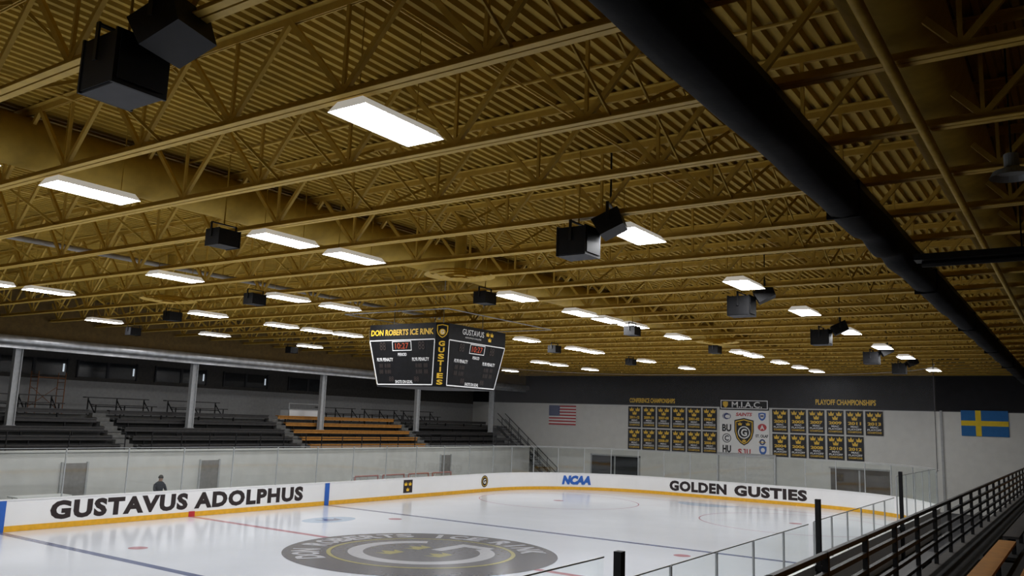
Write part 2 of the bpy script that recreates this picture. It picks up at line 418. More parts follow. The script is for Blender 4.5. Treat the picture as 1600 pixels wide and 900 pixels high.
def arc(cx,cy,a0,a1,n=14,r=RC): return [(cx+r*math.cos(a0+(a1-a0)*k/n),cy+r*math.sin(a0+(a1-a0)*k/n)) for k in range(n+1)]
near_side=[(HW,YN+RC),(HW,YE-RC)]
end_path=arc(HW-RC,YE-RC,0,pi/2)+arc(-HW+RC,YE-RC,pi/2,pi)
far_side=[(-HW,YE-RC),(-HW,YN+RC)]
def boards(label,path):
    t=thing('dasher_boards',(0,0,0),label,'rink boards','dasher boards around the ice')
    mk('board_panel',wallstrip(path,-.06,BH,.1),WHITE,parent=t)
    mk('kickplate',wallstrip(path,0.004,.2,.02,-.02),YELLOW,parent=t)
    mk('top_rail',wallstrip(path,BH,BH+.04,.16,-.03),WHITE,parent=t)
    return t
tn=boards('white rink boards with yellow kickplate beside the stands',near_side)
te=boards('curved white end boards with dark lettering',end_path)
tf=boards('white side boards with dark college lettering',far_side)
FF=FR((-HW+.004,0,0),(0,1,0),(0,0,1))
mk('lettering',B().text(FF,'GUSTAVUS ADOLPHUS',.08,.645,12.0,.68,0,0,.055,sp=1.14),CHAR,parent=tf)
for y in (7.62,-7.62): mk('blue_stripe',B().rect(FF,y-.15,y+.15,.0,BH,0,.019),BLUEM,parent=tf)
mk('red_stripe',B().rect(FF,-.15,.15,.0,.22,0,.02),REDM,parent=tf)
b=B().rect(FF,13.3,14.05,.3,1.0,0,.002).crown(FF,13.5,.78,.24,1,.004).crown(FF,13.85,.78,.24,1,.004).crown(FF,13.67,.48,.24,1,.004)
mk('crown_badge',b,[CHAR,GOLDP],parent=tf)
b=B().disc(FF,20.9,.64,.36,0,.002).ann(FF,20.9,.64,.26,.29,1,.004).text(FF,'G',20.9,.64,.26,.28,2,.004)
mk('round_badge',b,[CHAR,GOLDP,WHITEP],parent=tf)
FE=FR((0,YE-.004,0),(1,0,0),(0,0,1))
mk('lettering',B().text(FE,'GOLDEN',-2.22,.63,3.85,.66,0,0,.055,sp=1.1),CHAR,parent=te)
mk('lettering',B().text(FE,'GUSTIES',2.42,.63,4.45,.66,0,0,.055,sp=1.1),CHAR,parent=te)
aa=math.radians(131.5); c=Vector((-HW+RC,YE-RC,0))
b=B().text(FR((0,0,0),(1,0,0),(0,1,0)),'NCAA',0,.64,2.0,.6,0,0,.075,shear=.22)
b.v=[tuple(c+Vector((math.cos(aa-u/RC),math.sin(aa-u/RC),0))*(RC-.035)+Vector((0,0,v))) for u,v,_ in b.v]
mk('lettering',b,BLUEM,parent=te)

# ---------------------------------------------------------------- glass
def glassrun(path,z0,z1,seg,postm,label,group):
    P=[Vector((x,y)) for x,y in path]; D=[0]
    for a,c in zip(P[:-1],P[1:]): D.append(D[-1]+(c-a).length)
    L=D[-1]; N=max(1,round(L/seg))
    def at(s):
        for i in range(len(D)-1):
            if s<=D[i+1]+1e-6 and D[i+1]>D[i]:
                t=(s-D[i])/(D[i+1]-D[i]); return P[i].lerp(P[i+1],t)
        return P[-1]
    for k in range(N):
        a=at(L*k/N); c=at(L*(k+1)/N); m=(a+c)/2; d=c-a; l=d.length; ang=math.atan2(d.y,d.x)
        t=thing('rink_glass_panel',(m.x,m.y,z0),label,'glass panel',group,rot=ang)
        b=B().quad([(-l/2+.02,0,0),(l/2-.03,0,0),(l/2-.03,0,z1-z0),(-l/2+.02,0,z1-z0)])
        mk('pane',b,GLASS,parent=t)
        mk('post',B().box(-l/2-.02,-l/2+.02,-.02,.02,0,z1-z0),postm,parent=t)
        mk('edge_trim',B().box(-l/2+.02,l/2-.03,-.01,.01,z1-z0,z1-z0+.02),POSTM,parent=t)
def offp(path,o):
    P=[Vector((x,y)) for x,y in path]; out=[]
    for i,p in enumerate(P):
        d=(P[min(i+1,len(P)-1)]-P[max(i-1,0)]).normalized(); q=p+Vector((d.y,-d.x))*o; out.append((q.x,q.y))
    return out
glassrun([(-HW-.05,YE-RC),(-HW-.05,-13)],BH+.04,2.85,2.44,POSTM,'tall clear glass panel on the side boards','side glass')
glassrun(offp(end_path,.05),BH+.04,2.75,1.8,POSTM,'tall clear glass panel on the end boards','end glass')
glassrun([(HW+.05,-13.6),(HW+.05,-11.05)],BH+.04,2.52,2.5,POSTM,'tall clear glass panel by the team benches','bench glass')
glassrun([(HW+.05,-10.8),(HW+.05,-.1)],BH+.04,2.12,2.2,POSTM,'low clear glass panel by the team benches','bench glass')
glassrun([(HW+.05,.4),(HW+.05,11.4)],BH+.04,2.15,1.8,POSTM,'low clear glass panel by the team benches','bench glass')
glassrun([(HW+.05,11.9),(HW+.05,YE-RC)],BH+.04,2.9,1.8,POSTM,'tall clear glass panel on the near boards','near glass')
for y,h in ((-10.95,2.62),(.1,2.75),(11.65,3.1)):
    mk('padded_post',B().box(-.06,.06,-.07,.07,0,h+.06).box(-.08,.08,-.09,.09,1.05,1.2),BLACK,loc=(HW+.24,y,-.06),label='black padded upright post at the boards',cat='post',group='padded posts')
npth=offp(end_path,.12)
t=thing('protective_net',(0,0,0),'dark translucent protective netting above the end boards','netting')
ns=[Vector((x,y,0)) for x,y in npth]
b=B()
for a,c in zip(ns[:-1],ns[1:]):
    if (a-c).length>1e-4: b.quad([(a.x,a.y,2.8),(c.x,c.y,2.8),(c.x,c.y,7.85),(a.x,a.y,7.85)])
mk('mesh_sheet',b,NET,parent=t)
for z in (2.82,7.85):
    mk('support_cable',B().path([(npth[i][0],npth[i][1],z) for i in range(len(npth)) if i==0 or (Vector(npth[i])-Vector(npth[i-1])).length>1e-4],.012,6),GREYP,parent=t)
for q in (npth[0],npth[-1]): mk('edge_pole',B().tube((q[0],q[1],2.8),(q[0],q[1],8.0),.015,8),DKGREY,parent=t)

# ---------------------------------------------------------------- banners, flags
YB_=YW-.06
def banner(x0,x1,z0,z1,year,l2,label,group):
    w_=x1-x0;h=z1-z0
    fr=FR((0,0,0),(w_,0,0),(0,0,h))
    b=B().rect(fr,-.5,.5,-.5,.5,0,0)
    fu=FR((0,0,0),(1,0,0),(0,0,1))
    b.crown(fu,-.24,.36*h,.34,1,.004).crown(fu,.24,.36*h,.34,1,.004).crown(fu,0,.19*h,.34,1,.004)
    b.text(fu,year,0,-.02*h,w_*.76,.2,1,.004,.04)
    b.text(fu,'MIAC',0,-.16*h,w_*.45,.12,2,.004,.02)
    b.text(fu,l2,0,-.27*h,w_*.8,.12,2,.004,.02)
    b.text(fu,'CHAMPIONS',0,-.38*h,w_*.8,.12,1,.004,.02)
    b.box(-w_/2,w_/2,.001,.03,h/2-.03,h/2,0)
    mk('championship_banner',b,[BANBLK,GOLDP,WHITEP],loc=((x0+x1)/2,YB_,(z0+z1)/2),label=label,cat='banner',group=group)
rows=[['2011-12','2009-10','2007-08','2005-06','2001-02','1998-99'],['2012-13','2010-11','2008-09','2006-07','2004-05','2000-01']]
for r in range(2):
    for c_ in range(6):
        x=-9.5+c_*1.16; zt=5.8-r*1.62
        banner(x,x+1.04,zt-1.52,zt,rows[r][c_],'CONFERENCE','black and gold hanging championship banner with crowns','conference banners on the end wall')
rows=[['2001','2005','2007','2009','2011','2013'],['2004','2006','2008','2010','2012']]
for r in range(2):
    for c_ in range(len(rows[r])):
        x=1.2+c_*1.18; zt=5.82-r*1.62
        banner(x,x+1.04,zt-1.52,zt,rows[r][c_],'PLAYOFF','black and gold hanging championship banner with crowns','playoff banners on the end wall')
b=B(); f0=FR((0,0,0),(1,0,0),(0,0,1)); fu=FR((0,-.004,0),(1,0,0),(0,0,1))
b.rect(f0,-1.72,1.72,-1.95,1.2,0); b.rect(f0,-1.72,1.72,1.22,1.95,1); b.frame(fu,-1.64,1.64,1.29,1.88,.05,0)
fu2=FR((0,-.008,0),(1,0,0),(0,0,1))
b.text(fu2,'M.I.A.C.',.2,1.58,2.1,.4,0,0,.01); b.shield(fu2,-1.3,1.58,.36,.42,2)
b.shield(fu,0,-.25,1.35,1.85,1); b.shield(fu2,0,-.25,1.2,1.68,2)
fu3=FR((0,-.012,0),(1,0,0),(0,0,1)); fu4=FR((0,-.016,0),(1,0,0),(0,0,1))
b.shield(fu3,0,-.25,1.08,1.54,1); b.disc(fu4,0,-.3,.42,0)
fu5=FR((0,-.02,0),(1,0,0),(0,0,1)); b.disc(fu5,0,-.3,.35,1); fu6=FR((0,-.024,0),(1,0,0),(0,0,1)); b.text(fu6,'G',0,-.3,.42,.5,0,0,.03)
b.crown(fu4,-.28,.28,.28,2).crown(fu4,.28,.28,.28,2).crown(fu4,0,-.85,.26,2)
b.text(fu,'SAINTS',0,.92,1.1,.24,3,0,.04,shear=.25)
b.disc(fu,-1.22,.78,.3,4,0,sy=.8).disc(fu2,-1.16,.76,.17,0,0,sy=.7).ann(fu3,-1.22,.78,.22,.25,0)
b.text(fu,'BU',-1.22,-.02,.65,.5,1,0,.04); b.text(fu,'C',-1.22,-.72,.3,.38,1,0,.03).ann(fu,-1.22,-.72,.26,.31,1)
b.text(fu,'HU',-1.22,-1.45,.6,.5,1,0,.05)
b.shield(fu,1.25,.8,.5,.55,5); b.shield(fu2,1.25,.82,.3,.34,0); b.text(fu3,'M',1.25,.84,.2,.18,4)
b.disc(fu,1.25,.08,.3,3,0,sy=.8); b.text(fu2,'A',1.25,.08,.3,.3,0,0,.04); b.text(fu,'ST. OLAF',1.22,-.5,.85,.2,1,0,.04)
b.ann(fu,1.25,-.9,.1,.2,4); b.rect(fu,1.0,1.5,-.94,-.88,2); b.shield(fu,1.28,-1.45,.5,.62,5); b.disc(fu2,1.28,-1.42,.14,0)
b.text(fu,'S',-.3,-1.6,.27,.4,3,0,.05); b.text(fu,'U',.3,-1.6,.28,.4,3,0,.05)
b.rect(fu,.02,.1,-1.68,-1.4,3).rect(fu,-.06,.1,-1.47,-1.4,3).ann(fu,-.02,-1.68,.04,.12,3,0,a0=pi,a1=2*pi,n=16)
b.box(-1.75,1.75,.001,.03,1.92,1.98,1)
mk('conference_banner',b,[WHITEP,BANBLK,GOLDP,REDM,NAVY,BLUEM],loc=(-.72,YB_-.03,4.5),label='large white conference banner with college emblems',cat='banner')
bt=B().text(FR((0,0,0),(1,0,0),(0,0,1)),'CONFERENCE CHAMPIONSHIPS',0,0,3.6,.34,0,0,.03)
mk('wall_lettering',bt,GOLDP,loc=(-7.6,YW-.04,6.25),label='gold conference championships lettering on dark band',cat='sign',group='gold wall lettering')
bt=B().text(FR((0,0,0),(1,0,0),(0,0,1)),'PLAYOFF CHAMPIONSHIPS',0,0,3.7,.36,0,0,.03)
mk('wall_lettering',bt,GOLDP,loc=(5.9,YW-.04,6.35),label='gold playoff championships lettering on dark band',cat='sign',group='gold wall lettering')
b=B(); fr=FR((0,0,0),(1,0,0),(0,0,1)); W_,H_=2.45,1.5
for i in range(13): b.rect(fr,-W_/2,W_/2,-H_/2+H_*i/13,-H_/2+H_*(i+1)/13,0 if i%2==0 else 1)
b.rect(FR((0,-.004,0),(1,0,0),(0,0,1)),-W_/2,-W_/2+W_*.4,-H_/2+H_*6/13,H_/2,2)
fs=FR((0,-.008,0),(1,0,0),(0,0,1))
for r in range(9):
    for c_ in range(6 if r%2==0 else 5):
        x=-W_/2+.09+c_*.16+(0 if r%2==0 else .08); z=-H_/2+H_*6/13+.08+r*.083
        P=[]
        for k in range(10):
            rr=.035 if k%2==0 else .015; a=pi/2+k*pi/5; P.append((x+rr*math.cos(a),z+rr*math.sin(a)))
        b.poly(fs,P,1)
mk('national_flag',b,[REDM,WHITEP,NAVY],loc=(-15.2,YB_,5.0),label='red white blue striped flag on the end wall',cat='flag')
b=B(); W_,H_=2.45,1.5
b.rect(fr,-W_/2,W_/2,-H_/2,H_/2,0).rect(FR((0,-.004,0),(1,0,0),(0,0,1)),-W_/2+W_*.31,-W_/2+W_*.43,-H_/2,H_/2,1).rect(FR((0,-.006,0),(1,0,0),(0,0,1)),-W_/2,W_/2,-.15,.15,1)
mk('national_flag',b,[SWB,SWY],loc=(13.7,YB_,5.25),label='blue flag with yellow cross on the end wall',cat='flag')

# ---------------------------------------------------------------- roof joists
SP=2.06; joistY=[-16.05+SP*k for k in range(-5,25)]
joistY=[y for y in joistY if y<YW-.5]
j=None; JX0,JX1=-18.7,XR-.1
for y in joistY:
    if j is None:
        j=thing('roof_joist',(0,y,ZJ),'gold painted open web steel roof joist','roof joist','roof joists')
        b=B().box(JX0,JX1,-.10,-.012,0,.014).box(JX0,JX1,.012,.10,0,.014).box(JX0,JX1,-.024,-.012,.014,.11).box(JX0,JX1,.012,.024,.014,.11)
        mk('bottom_chord',b,GOLDT,parent=j)
        T_=ZD-ZJ-.005
        b=B().box(JX0,JX1,-.10,-.012,T_-.014,T_).box(JX0,JX1,.012,.10,T_-.014,T_).box(JX0,JX1,-.024,-.012,T_-.11,T_-.014).box(JX0,JX1,.012,.024,T_-.11,T_-.014)
        mk('top_chord',b,GOLDT,parent=j)
        b=B(); x=JX0+.6; P=2.0
        while x+P<JX1:
            n0=(x,0,.06); tp=T_-.06
            for dx in (-P/2,0,P/2):
                q=(x+dx,0,tp)
                b.bar(n0,q,.07 if dx else .045,.055 if dx else .04,up=(0,1,0))
            x+=P
        mk('web',b,GOLDT,parent=j)
    else: cp(j,(0,y,ZJ))
cb=None
for x in (-13.3,-8.5,-3.4,1.6,8.4,14.2,20.4):
    for y in joistY[:-1]:
        if cb is None:
            cb=mk('cross_bracing',B().bar((0,.03,.05),(0,SP-.03,1.15),.045,.02,up=(1,0,0)).bar((.04,SP-.03,.05),(.04,.03,1.15),.045,.02,up=(1,0,0)),GOLD,loc=(x,y,ZJ),label='gold steel cross bracing between roof joists',cat='bracing',group='cross bracing')
        else:
            o=cb.copy(); o.location=(x,y,ZJ); COL.objects.link(o)
for x,z,r in ((4.4,8.72,.42),(17.3,8.72,.45)):
    b=B().tube((x,YB+.3,z),(x,YW-.6,z),r,28)
    me=b.mesh('ventilation_duct',[GOLD]); smooth(me)
    for p in me.polygons:
        if len(p.vertices)>4: p.use_smooth=False
    o=bpy.data.objects.new('ventilation_duct',me); COL.objects.link(o); setp(o,'large round gold painted ventilation duct','duct','roof ducts')
mk('sprinkler_pipe',B().tube((17.32,YB+.2,7.9),(17.32,YW-.3,7.9),.055,12),GOLDT,label='gold painted sprinkler main pipe under roof',cat='pipe',group='roof pipes',sm=True)
mk('sprinkler_pipe',B().tube((-3,YB+.2,8.5),(-3,4,8.5),.07,12),DULLM,label='dull grey pipe between the roof joists',cat='pipe',group='roof pipes',sm=True)
for y in (-13.0,.9,15.8): mk('sprinkler_pipe',B().tube((JX0+.3,y,9.21),(JX1-.3,y,9.21),.025,8),GOLDT,label='thin gold sprinkler branch pipe under roof',cat='pipe',group='roof pipes')
for x in (12.35,5.95,-.7,-7.4,-14.0): mk('conduit_pipe',B().tube((x,YB+.2,9.13),(x,YW-.3,9.13),.02,6),GOLDT,label='thin gold electrical conduit under the deck',cat='pipe',group='roof conduits')
for x,y in ((6.5,-6.9),(-5.0,-7.0),(6.7,9.6)):
    t=thing('air_diffuser',(x,y,7.82),'round gold ceiling air diffuser with concentric rings','air diffuser','air diffusers')
    for i,r in enumerate((.85,.66,.47,.28)):
        b=B(); N=32
        for k in range(N):
            a=2*pi*k/N
            b.v+=[(r*math.cos(a),r*math.sin(a),-.03*i),((r-.12)*math.cos(a),(r-.12)*math.sin(a),.06-.03*i)]
        for k in range(N):
            q=(k+1)%N; b.f.append((2*k,2*q,2*q+1,2*k+1)); b.m.append(0)
        mk('louver_ring',b,GOLDT,parent=t)
    mk('neck',B().tube((0,0,.0),(0,0,1.42),.14,20),GOLD,parent=t)

# ---------------------------------------------------------------- black rolled curtain
t=thing('curtain_roller',(16.15,0,7.3),'long black rolled divider curtain hanging below the joists','divider curtain')
b=B(); nseg=300; L0,L1=-28,33; pr=[(-.2,.06),(-.15,.01),(0,-.015),(.15,.01),(.2,.06),(.205,.22),(.2,.40),(.14,.46),(-.14,.46),(-.2,.4),(-.205,.22)]
for k in range(nseg+1):
    y=L0+(L1-L0)*k/nseg
    g_=.010*math.sin(y*1.3)+.008*math.sin(y*3.1)
    if -10.5<y<-6.5: g_+=.05*math.sin((y+10.5)/4*pi)*math.sin(y*4)
    for i,(a,z) in enumerate(pr):
        b.v.append((a+.010*math.sin(y*2.1+i*1.3),y,z+(g_ if z<.3 else 0)))
m_=len(pr)
for k in range(nseg):
    for i in range(m_):
        b.f.append((k*m_+i,k*m_+(i+1)%m_,(k+1)*m_+(i+1)%m_,(k+1)*m_+i)); b.m.append(0)
mk('rolled_fabric',b,FABRIC,parent=t,sm=True)
mk('track',B().box(-.06,.06,L0,L1,.46,.70),BLKMET,parent=t)
for k in range(9):
    y=-25+k*7.0; mk('strap',B().box(-.215,.215,y,y+.04,-.03,.47),FABRIC,parent=t)
t=thing('radiant_heater',(16.5,-7.6,7.25),'black radiant heater tube over the stand','heater')
mk('reflector',B().box(0,3.6,-.16,.16,0,.10),BLKMET,parent=t)
mk('burner_tube',B().tube((.1,0,-.05),(3.5,0,-.05),.05,10),BLKMET,parent=t)
for x in (1.5,3.2): mk('hanger',B().bar((x,0,.1),(x,0,2.0),.02),BLKMET,parent=t)

# ---------------------------------------------------------------- light fixtures
LP=[(12,-15.4),(5.5,-15.4),(5.5,-11.4),(5.5,-9.4),(12.05,-8.8),(-1.1,-9.4),(-7.6,-9.4),(-1.2,-5.5),(-1.2,-3.3),(5.6,-3.1),(-7.7,-3.6),(-14.4,-3.7),(-14.5,1.7),(-7.9,0),(-7.9,1.9),(-7.8,3.6),(-14.5,7.5),(5.6,.5),(5.6,2.4),(5.7,4.1),(12.05,-2.9),(12.05,2.4),(5.7,8),(-1,7.5),(-1,11.8),(-1,13.4),(-7.7,19.2),(-7.7,21.3),(-.9,19.2),(12.05,7.9),(12.05,13.7),(5.8,14.9),(5.8,16.8),(5.8,20.9),(5.8,24.6),(5.9,27.7),(-.8,24.6),(12.1,18.7),(12.1,27.1),(5.5,-17.6),(-7.6,-11.2),(-7.7,25.2),(-14.5,13.5),(-14.5,20),(-7.8,11),(-14.5,26),(5.5,-21.5),(-1,-15),(-7.6,-16),(12,-22)]
src=None
for (x,y) in LP:
    if src is None:
        src=thing('high_bay_light',(x,y,7.86),'white rectangular fluorescent high bay light, switched on','ceiling light','high bay lights')
        b=B(); a,c=.30,.69; a2,c2=.2,.64
        b.v=[(-a,-c,0),(a,-c,0),(a,c,0),(-a,c,0),(-a2,-c2,.12),(a2,-c2,.12),(a2,c2,.12),(-a2,c2,.12)]
        b.f=[(0,1,5,4),(1,2,6,5),(2,3,7,6),(3,0,4,7),(4,5,6,7)]; b.m=[0]*5
        mk('housing',b,LHOUS,parent=src)
        b=B(); b.quad([(-a+.02,-c+.02,.004),(-a+.02,c-.02,.004),(a-.02,c-.02,.004),(a-.02,-c+.02,.004)])
        mk('lens',b,LAMP,parent=src)
        for yy in (-.5,.5): mk('hanger',B().bar((0,yy,.12),(0,yy,1.39),.01),GOLD,parent=src)
    else: cp(src,(x,y,7.86))
sp=None; sl=None
SPK=[(11.42,-18.35),(11.5,-9.95),(5.6,-12.9),(-.7,-7.1),(5.8,-4.9),(-7.3,-5.3),(-14.4,-2.4),(-14.6,6.4),(6.1,3.2),(11.5,-1.5),(11.5,6.4),(11.4,14.9),(11.4,21.2),(-.4,8.8),(6.3,10.4),(-.3,16.1)]
for k,(x,y) in enumerate(SPK):
    if x>11:
        if sp is None:
            sp=thing('loudspeaker',(x,y,7.3),'large black cube loudspeaker hung from the joists','loudspeaker','cube loudspeakers')
            b=B().box(-.28,.28,-.26,.26,.02,.5,0).box(-.29,-.26,-.27,.27,0,.52,0).box(.26,.29,-.27,.27,0,.52,0).box(-.26,.26,-.24,.24,0,.02,1)
            mk('cabinet',b,[BLACK,DKGREY],parent=sp)
            mk('grille',B().box(.292,.305,-.23,.23,.05,.47),BLACK,parent=sp)
            mk('mounting_yoke',B().bar((0,-.29,.25),(0,-.29,.62),.05,.02).bar((0,.29,.25),(0,.29,.62),.05,.02).bar((0,-.29,.6),(0,.29,.6),.05,.02),BLKMET,parent=sp)
            mk('hanger',B().bar((0,0,.6),(0,0,1.95),.02),GOLD,parent=sp)
        else: cp(sp,(x,y,7.3))
        if sl is None:
            sl=thing('floodlight',(x+.57,y+.10,7.86),'black boxy floodlight on a yoke bracket','floodlight','floodlights',rot=.3)
            b=B(); c=math.cos(.45); s_=math.sin(.45)
            P=[(-.22,-.16),(.22,-.16),(.25,.16),(-.25,.16)]
            for yy in (-.27,.27):
                for q in P: b.v.append((q[0]*c-q[1]*s_,yy,q[0]*s_+q[1]*c))
            b.f=[(0,1,2,3),(7,6,5,4),(0,4,5,1),(1,5,6,2),(2,6,7,3),(3,7,4,0)]; b.m=[0]*6
            mk('lamp_head',b,BLACK,parent=sl)
            mk('yoke',B().bar((0,-.31,0),(0,-.31,.32),.05,.02).bar((0,.31,0),(0,.31,.32),.05,.02).bar((0,-.32,.32),(0,.32,.32),.05,.02).bar((0,0,.32),(0,0,1.39),.03),BLKMET,parent=sl)
        else: cp(sl,(x+.57,y+.10,7.86))
    else:
        if k==2:
            s2=thing('small_loudspeaker',(x,y,7.45),'small black loudspeaker box hung beside a light','loudspeaker','small loudspeakers')
            mk('cabinet',B().box(-.19,.19,-.23,.23,0,.3).box(-.2,.2,-.24,-.22,-.01,.31).box(-.2,.2,.22,.24,-.01,.31),BLACK,parent=s2)
            mk('mounting_yoke',B().bar((0,-.27,.15),(0,-.27,.42),.04,.02).bar((0,.27,.15),(0,.27,.42),.04,.02).bar((0,-.27,.42),(0,.27,.42),.04,.02),BLKMET,parent=s2)
            mk('hanger',B().bar((0,0,.42),(0,0,1.8),.018),GOLD,parent=s2)
        else: cp(s2,(x,y,7.45))
dl=None
for (x,y,z) in ((18.12,-11.4,7.45),(18.75,-3.0,7.4)):
    if dl is None:
        dl=thing('pendant_lamp',(x,y,z),'grey dome pendant lamp, switched off','pendant lamp','dome pendant lamps')
        mk('shade',B().tube((0,0,0),(0,0,.07),.24,28,r2=.2,cap=False).tube((0,0,.07),(0,0,.12),.2,28,r2=.08).tube((0,0,.12),(0,0,.28),.08,16),SHADE,parent=dl)
        mk('stem',B().tube((0,0,.28),(0,0,1.8),.012,6),BLKMET,parent=dl)
    else: cp(dl,(x,y,z))

# ---------------------------------------------------------------- scoreboard
cx,cy=0.05,.25; sb=thing('scoreboard',(cx,cy,5.45),'black four-sided hanging scoreboard with gold lettering','scoreboard')
AX,AY=1.75,1.9; H=2.05; CH=.3; tp=.86
def ringpts(s,z):
    a,b_=AX*s,AY*s; c=CH
    return [(a-c,-b_,z),(a,-b_+c,z),(a,b_-c,z),(a-c,b_,z),(-a+c,b_,z),(-a,b_-c,z),(-a,-b_+c,z),(-a+c,-b_,z)]
b=B(); hz=1.55
b.v=ringpts(tp,0)+ringpts(1,hz)+ringpts(1,H)
for r in range(2):
    for k in range(8): b.f.append((8*r+k,8*r+(k+1)%8,8*r+8+(k+1)%8,8*r+8+k)); b.m.append(0)
b.f.append(tuple(reversed(range(8)))); b.m.append(0); b.f.append(tuple(range(16,24))); b.m.append(0)
mk('cabinet',b,BLACK,parent=sb)
def face(kind,rotk):
    d=[(0,-1),(1,0),(0,1),(-1,0)][rotk]; N=Vector((d[0],d[1],0)); Uu=Vector((-d[1],d[0],0))
    dist=AY if rotk%2==0 else AX; half=(AX if rotk%2==0 else AY)
    top=N*dist; bot=N*dist*tp
    V=(Vector((0,0,hz))+top-bot)/hz
    fr=(bot+N*.012,Uu,V); fh=(top+N*.012+Vector((0,0,hz)),Uu,Vector((0,0,1)))
    b=B()
    w1=half-CH-.02; w0=half*tp-CH*1.0-.02
    def tx(u,z): return (u*(w0+(w1-w0)*z/hz),z)
    def strip(u0,z0,u1,z1,m,t=.035):
        p=Vector(tx(u0,z0)); q=Vector(tx(u1,z1)); dd=(q-p).normalized(); nn=Vector((-dd.y,dd.x))*t/2
        b.poly(fr,[tuple(p-nn),tuple(q-nn),tuple(q+nn),tuple(p+nn)],m,.004)
    for a in ((-1,.06,1,.06),(-1,hz-.04,1,hz-.04),(-1,.06,-1,hz-.04),(1,.06,1,hz-.04)): strip(*a,0)
    b.frame(fr,-.42,.42,1.16,1.48,.025,0,.004)
    b.text(fr,'10:27',0,1.32,.58,.19,1,.004,.0)
    b.text(fr,'PERIOD',0,1.04,.38,.10,0,.004)
    for sx in (-1,1):
        b.text(fr,'88',sx*.85,1.32,.26,.26,2,.004,.0)
        b.text(fr,'PLYR PENALTY',sx*.78,.88,.72,.11,0,.004)
        for r in range(2):
            b.text(fr,'88',sx*.98,.68-.2*r,.16,.13,2,.004,0); b.text(fr,'8:88',sx*.68,.68-.2*r,.26,.13,2,.004,0)
        b.text(fr,'88',sx*.55,.24,.2,.16,2,.004,0)
    b.text(fr,'SHOTS ON GOAL',0,.15,.76,.1,0,.004)
    if kind==0: b.text(fh,'DON ROBERTS ICE RINK',0,.22,2.75,.2,3,.004,.03)
    else:
        b.text(fh,'GUSTAVUS',-.3,.30,1.2,.19,0,.004,.01); b.text(fh,'ADOLPHUS COLLEGE',-.3,.12,.9,.05,0,.004,.0)
        for q,r in ((.52,.34),(.76,.34),(.64,.16)): b.crown(fh,q,r,.18,3,.004)
    mk('display_face',b,[WHITEP,SEGR,SEGD,GOLDP],parent=sb)
face(0,0); face(1,1); face(0,2); face(1,3)
for k in range(4):
    sx,sy=((1,-1),(1,1),(-1,1),(-1,-1))[k]
    N=Vector((sx,sy,0)).normalized(); Uu=Vector((-N.y,N.x,0))
    pc=lambda s,z: Vector((sx*(AX*s-CH/2),sy*(AY*s-CH/2),z))
    bot=pc(tp,0); top=pc(1,hz); V=(top-bot)/hz
    fr=(bot+N*.012,Uu,V); fh=(pc(1,hz)+N*.012,Uu,Vector((0,0,1)))
    b=B()
    for i,ch in enumerate('GUSTIES'): b.text(fr,ch,0,1.38-.205*i,.2 if ch!='I' else .05,.165,0,.004,.04)
    b.shield(fh,0,.23,.36,.44,0,.004).shield(fh,0,.23,.3,.38,1,.008).disc(fh,0,.2,.1,0,.010).text(fh,'G',0,.2,.11,.13,2,.012)
    mk('corner_panel',b,[GOLDP,BLACK,WHITEP],parent=sb)
for sx,sy in ((1,1),(1,-1),(-1,1),(-1,-1)): mk('suspension_cable',B().tube((sx*1.1,sy*1.1,H),(sx*1.1,sy*1.1,3.79),.015,6),POSTM,parent=sb)
mk('hoist_frame',B().path([(-2.2,-2.4,H+.35),(2.3,-2.4,H+.35),(2.3,3.8,H+.35),(-2.2,3.8,H+.35),(-2.2,-2.4,H+.35)],.018,6),GREYP,parent=sb)

# ---------------------------------------------------------------- hockey goals, table, person
g=None
for y in (12.2,14.4,16.6,18.8):
    if g is None:
        g=thing('hockey_goal',(-14.9,y,-.06),'red framed hockey goal with white netting','hockey goal','spare goals by the wall')
        mk('goal_frame',B().path([(.5,-.9,0),(.5,-.9,1.2),(.5,.9,1.2),(.5,.9,0)],.04),GOALF,parent=g)
        b=B().path([(.5,-.9,.02),(-.4,-.7,.02),(-.4,.7,.02),(.5,.9,.02)],.025).path([(.5,-.9,1.2),(0,-.6,1.15),(0,.6,1.15),(.5,.9,1.2)],.03).tube((0,0,1.15),(-.4,0,.02),.02)
        mk('base_frame',b,WHITEP,parent=g)
        b=B().quad([(0,-.6,1.15),(0,.6,1.15),(-.4,.7,.02),(-.4,-.7,.02)]).quad([(.5,-.9,1.2),(.5,.9,1.2),(0,.6,1.15),(0,-.6,1.15)]).quad([(.5,-.9,0),(.5,-.9,1.2),(0,-.6,1.15),(-.4,-.7,.02)]).quad([(.5,.9,0),(.5,.9,1.2),(0,.6,1.15),(-.4,.7,.02)])
        mk('net',b,GNET,parent=g)
    else: cp(g,(-14.9,y,-.06))
t=thing('folding_table',(-14.1,-5.6,-.06),'white topped folding table with dark legs','table')
mk('table_top',B().box(-.4,.4,-1.0,1.0,1.05,1.1),WHITE,parent=t)
for a in (-.85,.85):
    for c_ in (-.33,.33): mk('leg',B().tube((c_,a,0),(c_*.9,a,1.05),.02,8),BLKMET,parent=t)
t=thing('side_bench',(-14.2,-.6,-.06),'long dark bench behind the side glass','bench')
mk('seat',B().box(-.2,.2,-2.2,2.2,.59,.64),BENCHD,parent=t)
for a in (-2,0,2): mk('leg',B().box(-.15,.15,a-.03,a+.03,0,.59),BLKMET,parent=t)
